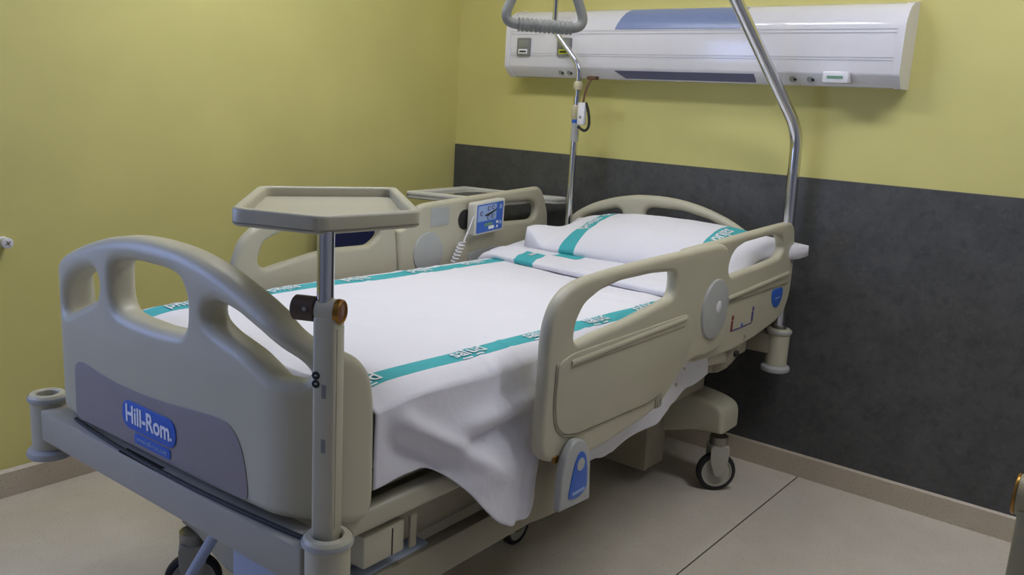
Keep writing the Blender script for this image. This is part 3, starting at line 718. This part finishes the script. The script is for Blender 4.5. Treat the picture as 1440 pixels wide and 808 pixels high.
for o_ in list(bpy.data.objects):
    if root(o_) is ts and o_.type == 'MESH': o_.data.transform(Matrix.Rotation(math.radians(24), 4, 'Z'))
tr = [(.374, -.086), (.535, -.026), (.562, .188), (.240, .447), (.100, .172)]
to = rounded(tr, .022, 5)
def inset(pts, d):
    c = Vector((sum(p[0] for p in pts) / len(pts), sum(p[1] for p in pts) / len(pts)))
    n = len(pts); out = []
    for i in range(n):
        a, b, e = Vector(pts[i - 1]), Vector(pts[i]), Vector(pts[(i + 1) % n])
        n1 = Vector((-(b - a).y, (b - a).x)).normalized(); n2 = Vector((-(e - b).y, (e - b).x)).normalized()
        m = (n1 + n2).normalized(); out.append(tuple(b + m * d / max(.3, m.dot(n1))))
    return out
try_ = nb()
tray = obj('tray', plate(to, .010, .004, lambda x, y, d: (x, y, 1.157 + d)), M['beige'], ts)
obj('tray_rim', plate(to, .032, .006, lambda x, y, d: (x, y, 1.166 + d), [rounded(inset(tr, .020), .016, 5)]), M['beige'], tray)

# ================================================================== TRAPEZE and IV POLE at the head
tp = thing('trapeze_pole', 'bent chrome trapeze pole rising from the right head corner of the bed', 'lifting pole', (.536, 2.235, .45))
d = Vector((-.189, -.235, .435))
A_ = Vector((.512, 2.235, 1.345))
P2 = A_ + d * .98; P3 = A_ + d * 1.55
pts = [(.533, 2.235, .50), tuple(A_), tuple(P3), (.02, 1.50, 2.16), (0, 1.20, 2.16)]
obj('pole', tube(nb(), smooth_path(pts, .07, 8), .0225, 24), M['chrome'], tp)
obj('pole_end', cyl(nb(), (0, 1.215, 2.16), (0, -1, 0), .0265, .03, .004), M['black'], tp)
obj('sleeve', cyl(nb(), (.534, 2.235, .585), (0, 0, 1), .0262, .03, .002), M['steel'], tp)
HC = Vector((0, 1.32, 1.625))
th = thing('hanging_trapeze', 'grey triangular trapeze grip hanging by a strap above the bed', 'trapeze', tuple(HC))
hv = Vector((.66, .75, 0)).normalized(); hx = lambda s, z: HC + hv * s + Vector((0, 0, z))
tri = [hx(-.140, .0), hx(.135, .0), hx(.040, .235), hx(-.045, .235)]
loop = []
n = 4
for i in range(4):
    a, b, c = tri[i - 1], tri[i], tri[(i + 1) % 4]; dd = .055 if i < 2 else .035
    p, q = b + (a - b).normalized() * dd, b + (c - b).normalized() * dd
    for k in range(9):
        t = k / 8; loop.append(p * (1 - t) ** 2 + b * 2 * t * (1 - t) + q * t * t)
obj('grip_frame', tube(nb(), loop, .0155, 14, closed=True), M['grip'], th)
bm = nb(); lp = [hx(-.085 + .17 * i / 60, 0) for i in range(61)]
tube(bm, lp, lambda t: .0200 + .0022 * math.cos(t * 12 * 2 * PI), 16); obj('finger_grip', bm, M['grip'], th)
bm = nb(); box(bm, -.018, .018, 1.315, 1.325, 1.86, 2.19, .002); obj('strap', bm, M['black'], th)

iv = thing('drip_pole', 'slim chrome drip pole with pale clamps at the left head corner of the bed', 'pole', (-.422, 2.235, .60))
LV = 2.170
obj('lower_pole', tube(nb(), [(-.422, LV, .575), (-.4205, LV, 1.43)], .0150, 16), M['chrome'], iv)
obj('upper_pole', tube(nb(), smooth_path([(-.4205, LV, 1.40), (-.4205, LV, 1.555), (-.546, LV - .02, 1.695), (-.550, LV - .02, 2.12)], .04, 6), .0115, 14), M['chrome'], iv)
obj('collar', lathe(nb(), [(0, 1.457), (.016, 1.457), (.020, 1.465), (.020, 1.482), (.015, 1.492), (0, 1.492)], (-.4205, LV, 0), seg=20), M['clampc'], iv)
bm = nb(); lathe(bm, [(0, 1.335), (.018, 1.335), (.022, 1.343), (.022, 1.385), (.018, 1.393), (0, 1.393)], (-.4205, LV, 0), seg=20); box(bm, -.4205, -.379, LV - .012, LV + .012, 1.358, 1.382, .006)
obj('clamp', bm, M['clampc'], iv)
lb = obj('paper_label', cyl(nb(), (-.421, LV, 1.24), (0, 0, 1), .0165, .095, .001, 20), M['disc'], iv, 'pale paper label wrapped round the pole')
obj('label_print', cyl(nb(), (-.421, LV, 1.318), (0, 0, 1), .0168, .015, .0005, 20), M['blue'], lb)
bm = nb()
for k in range(4):
    a = k * PI / 2; tube(bm, smooth_path([(-.550, LV - .02, 2.11), (-.550 + .07 * math.cos(a), LV - .02 + .07 * math.sin(a), 2.12), (-.550 + .09 * math.cos(a), LV - .02 + .09 * math.sin(a), 2.15)], .03), .004, 8)
obj('hook', bm, M['chrome'], iv)
def nobj(name, bm, *a):
    bmesh.ops.translate(bm, verts=bm.verts, vec=(.024, 0, 0)); return obj(name, bm, *a)
nc = thing('nurse_call_handset', 'white nurse call handset hanging on a dark cord beside the drip pole', 'handset', (-.398, 2.14, 1.31))
bm = nb(); box(bm, -.413, -.378, 2.128, 2.15, 1.312, 1.405, .006); nobj('body', bm, M['unit'], nc)
nobj('button', cyl(nb(), (-.396, 2.129, 1.345), (0, -1, 0), .006, .002, .0005, 14), M['grip'], nc)
nobj('cord', tube(nb(), smooth_path([(-.394, 2.14, 1.40), (-.391, 2.145, 1.45), (-.383, 2.16, 1.49), (-.38, 2.175, 1.505)], .04), .0045, 8), M['curtain_brown'], nc)
nobj('cord', tube(nb(), smooth_path([(-.380, 2.14, 1.405), (-.364, 2.14, 1.37), (-.354, 2.14, 1.31), (-.376, 2.14, 1.285), (-.411, 2.14, 1.305)], .04), .006, 8), M['dark'], nc, 'dark looped cord')
bm = nb(); box(bm, -.402, -.358, 2.165, 2.195, 1.500, 1.515, .004); nobj('plug', bm, M['curtain_brown'], nc)

# ================================================================== PENDANT CONTROL on the left rail
hc = thing('bed_control', 'blue faced bed control with coiled cord clipped on the left head rail', 'remote control', (-.52, 1.71, .93))
rc = Vector((-.507, 1.712, .937))
def cm(x, y, d):  # face coordinates -> bed
    return (rc.x + d - .10 * x * 0 + .02 * y, rc.y + x, rc.z + y + .07 * x)
cb_ = obj('casing', plate(rounded([(-.094, .066), (.094, .066), (.094, -.063), (-.094, -.063)], .010, 4), .040, .006, lambda x, y, d: cm(x, y, d - .007)), M['cable'], hc)
obj('face', plate(rounded([(-.082, .057), (.080, .057), (.080, -.055), (-.082, -.055)], .005, 3), .002, .0006, lambda x, y, d: cm(x, y, .0135 + d)), M['blue'], hc, 'blue control face')
obj('key_field', plate(rounded([(-.078, .052), (.036, .052), (.036, -.010), (-.078, -.010)], .004, 3), .0015, .0004, lambda x, y, d: cm(x, y, .0150 + d)), M['blue_light'], hc, 'pale blue key field')
for x, y in ((-.012, .038), (.014, .040), (-.012, .002), (.014, .004), (-.056, .022)):
    k_ = obj('key', plate(circle(x, y, .0095, n=20), .002, .0006, lambda x, y, d: cm(x, y, .0165 + d)), M['purple'], hc)
    obj('key_top', plate(circle(x, y, .006, n=16), .001, .0003, lambda x, y, d: cm(x, y, .0178 + d)), M['blue_light'], k_)
obj('bed_symbol', plate([(-.036, .014), (.0, .022), (.03, .030), (.034, .036), (.034, .026), (.002, .014), (-.034, .008)], .001, .0003, lambda x, y, d: cm(x, y, .0168 + d)), M['black'], hc)
for b in ((-.035, .015, -.032, -.020, 'green'), (-.008, .026, -.046, -.034, 'white'), (.040, .052, -.028, -.018, 'white'), (.058, .074, -.034, -.020, 'blue_light'), (.056, .070, .028, .046, 'blue_light'), (.042, .05, -.046, -.036, 'white')):
    obj('key_label', plate(rounded([(b[0], b[3]), (b[1], b[3]), (b[1], b[2]), (b[0], b[2])], .002, 2), .0012, .0003, lambda x, y, d: cm(x, y, .0152 + d)), M[b[4]], hc)
bm = nb(); box(bm, -.544, -.515, 1.64, 1.78, .89, .98, .008); obj('holder', bm, M['beige_dark'], hc)
coil = [Vector((-.505, 1.632, .955)), Vector((-.50, 1.618, .945)), Vector((-.505, 1.60, .90)), Vector((-.51, 1.578, .852))]
N = 6
for i in range(N * 12):
    t = i / (N * 12); ang = i * 2 * PI / 12
    c = Vector((-.515, 1.575 - .045 * t, .848 - .075 * t)); coil.append(c + Vector((math.cos(ang) * .013, math.sin(ang) * .013, 0)))
obj('coiled_cord', tube(nb(), coil, .0030, 7), M['unit'], hc)
bm = nb(); tube(bm, [(-.505, 1.648, .962), (-.502, 1.622, .950)], .008, 12); obj('cord_sleeve', bm, M['cable'], hc)

# ================================================================== OTHER FURNITURE
ob = thing('overbed_table', 'pale overbed table with raised rim behind the left bed rail', 'table', (.43, -.33, 0), 'room')
TZ = .985
def tm(x, y, d): return (.43 + x, -.325 + y, TZ + d)
tro = [(.24, -.58), (.635, -.47), (.650, -.155), (.725, -.115), (.735, -.045), (.195, -.14)]
obj('table_top', plate(rounded(tro, .015, 4), .016, .004, lambda x, y, d: (x, y, TZ + d - .016)), M['glossy_top'], ob)
obj('table_rim', plate(rounded(tro, .015, 4), .032, .006, lambda x, y, d: (x, y, TZ + d - .016), [rounded([(.285, -.525), (.59, -.44), (.600, -.12), (.25, -.165)], .02, 4)]), M['tabletop'], ob)
c = tm(-.15, 0, 0)
obj('column', box(nb(), c[0] - .03, c[0] + .03, c[1] - .04, c[1] + .04, .08, .955, .006), M['grey_beige'], ob)
bm = nb(); box(bm, c[0] - .03, c[0] + .30, c[1] - .10, c[1] - .06, .05, .085, .006); box(bm, c[0] - .03, c[0] + .30, c[1] + .08, c[1] + .115, .05, .085, .006); box(bm, c[0] - .03, c[0] + .03, c[1] - .10, c[1] + .115, .05, .09, .006)
obj('base', bm, M['grey_beige'], ob)
for x in (.0, .27):
    for y in (-.08, .097):
        obj('wheel', cyl(nb(), (c[0] + x - .01, c[1] + y, .025), (1, 0, 0), .025, .02, .003, 20), M['black'], ob)

ch = thing('navy_chair', 'navy blue upholstered chair standing between the bed and the left wall', 'chair', (.34, -.70, 0), 'room')
bm = plate(rounded([(-.93, .50), (-.47, .50), (-.47, .88), (-.51, .92), (-.89, .92), (-.93, .88)], .03, 4), .06, .02, lambda x, y, d: (.14 + d - .10 * (y - .5), x, y)); obj('backrest', bm, M['navy'], ch)
obj('seat', box(nb(), .13, .56, -.93, -.47, .40, .47, .02, 3), M['navy'], ch)
for x in (.16, .53):
    for y in (-.90, -.50):
        obj('leg', tube(nb(), [(x, y, 0), (x, y, .41)], .014, 12), M['steel'], ch)
bm = nb()
for y in (-.90, -.50): tube(bm, [(.16, y, .40), (.125, y, .55)], .012, 10)
obj('back_support', bm, M['steel'], ch)

wk = thing('wall_stop', 'white round door stop knob with a cross screw on the yellow wall', 'door stop', (0, -2.14, .86), 'room')
c = Vector((0, -2.135, .862))
obj('body', lathe(nb(), [(0, 0), (.017, 0), (.017, .004), (.0145, .006), (.0145, .030), (.0175, .034), (.0175, .040), (.014, .042), (0, .042)], c, (1, 0, 0), 24), M['unit'], wk)
bm = nb(); box(bm, .0415, .0428, c.y - .009, c.y + .009, c.z - .002, c.z + .002); box(bm, .0415, .0428, c.y - .002, c.y + .002, c.z - .009, c.z + .009)
bmesh.ops.rotate(bm, verts=bm.verts, cent=Vector((.042, c.y, c.z)), matrix=Matrix.Rotation(.6, 3, 'X')); obj('cross_slot', bm, M['grip'], wk)

# second stand, only its left edge is in view
sp = thing('column_stand', 'beige column stand with brass rimmed round clamp at the right edge by the floor', 'stand', (2.849, -1.70, 0), 'room')
bm = box(nb(), 2.817, 2.881, -1.735, -1.665, .03, .785, .006); obj('post', bm, M['olive'], sp)
obj('base', lathe(nb(), [(0, 0), (.17, 0), (.175, .006), (.17, .022), (.05, .034), (0, .034)], (2.849, -1.70, 0)), M['olive'], sp)
obj('clamp', cyl(nb(), (2.809, -1.70, .800), (1, 0, 0), .034, .08, .003), M['olive'], sp)
obj('brass_rim', lathe(nb(), [(.032, -.001), (.0325, -.003), (.034, -.002), (.0345, 0), (.0345, .002)], (2.809, -1.70, .800), (1, 0, 0)), M['brass'], sp)
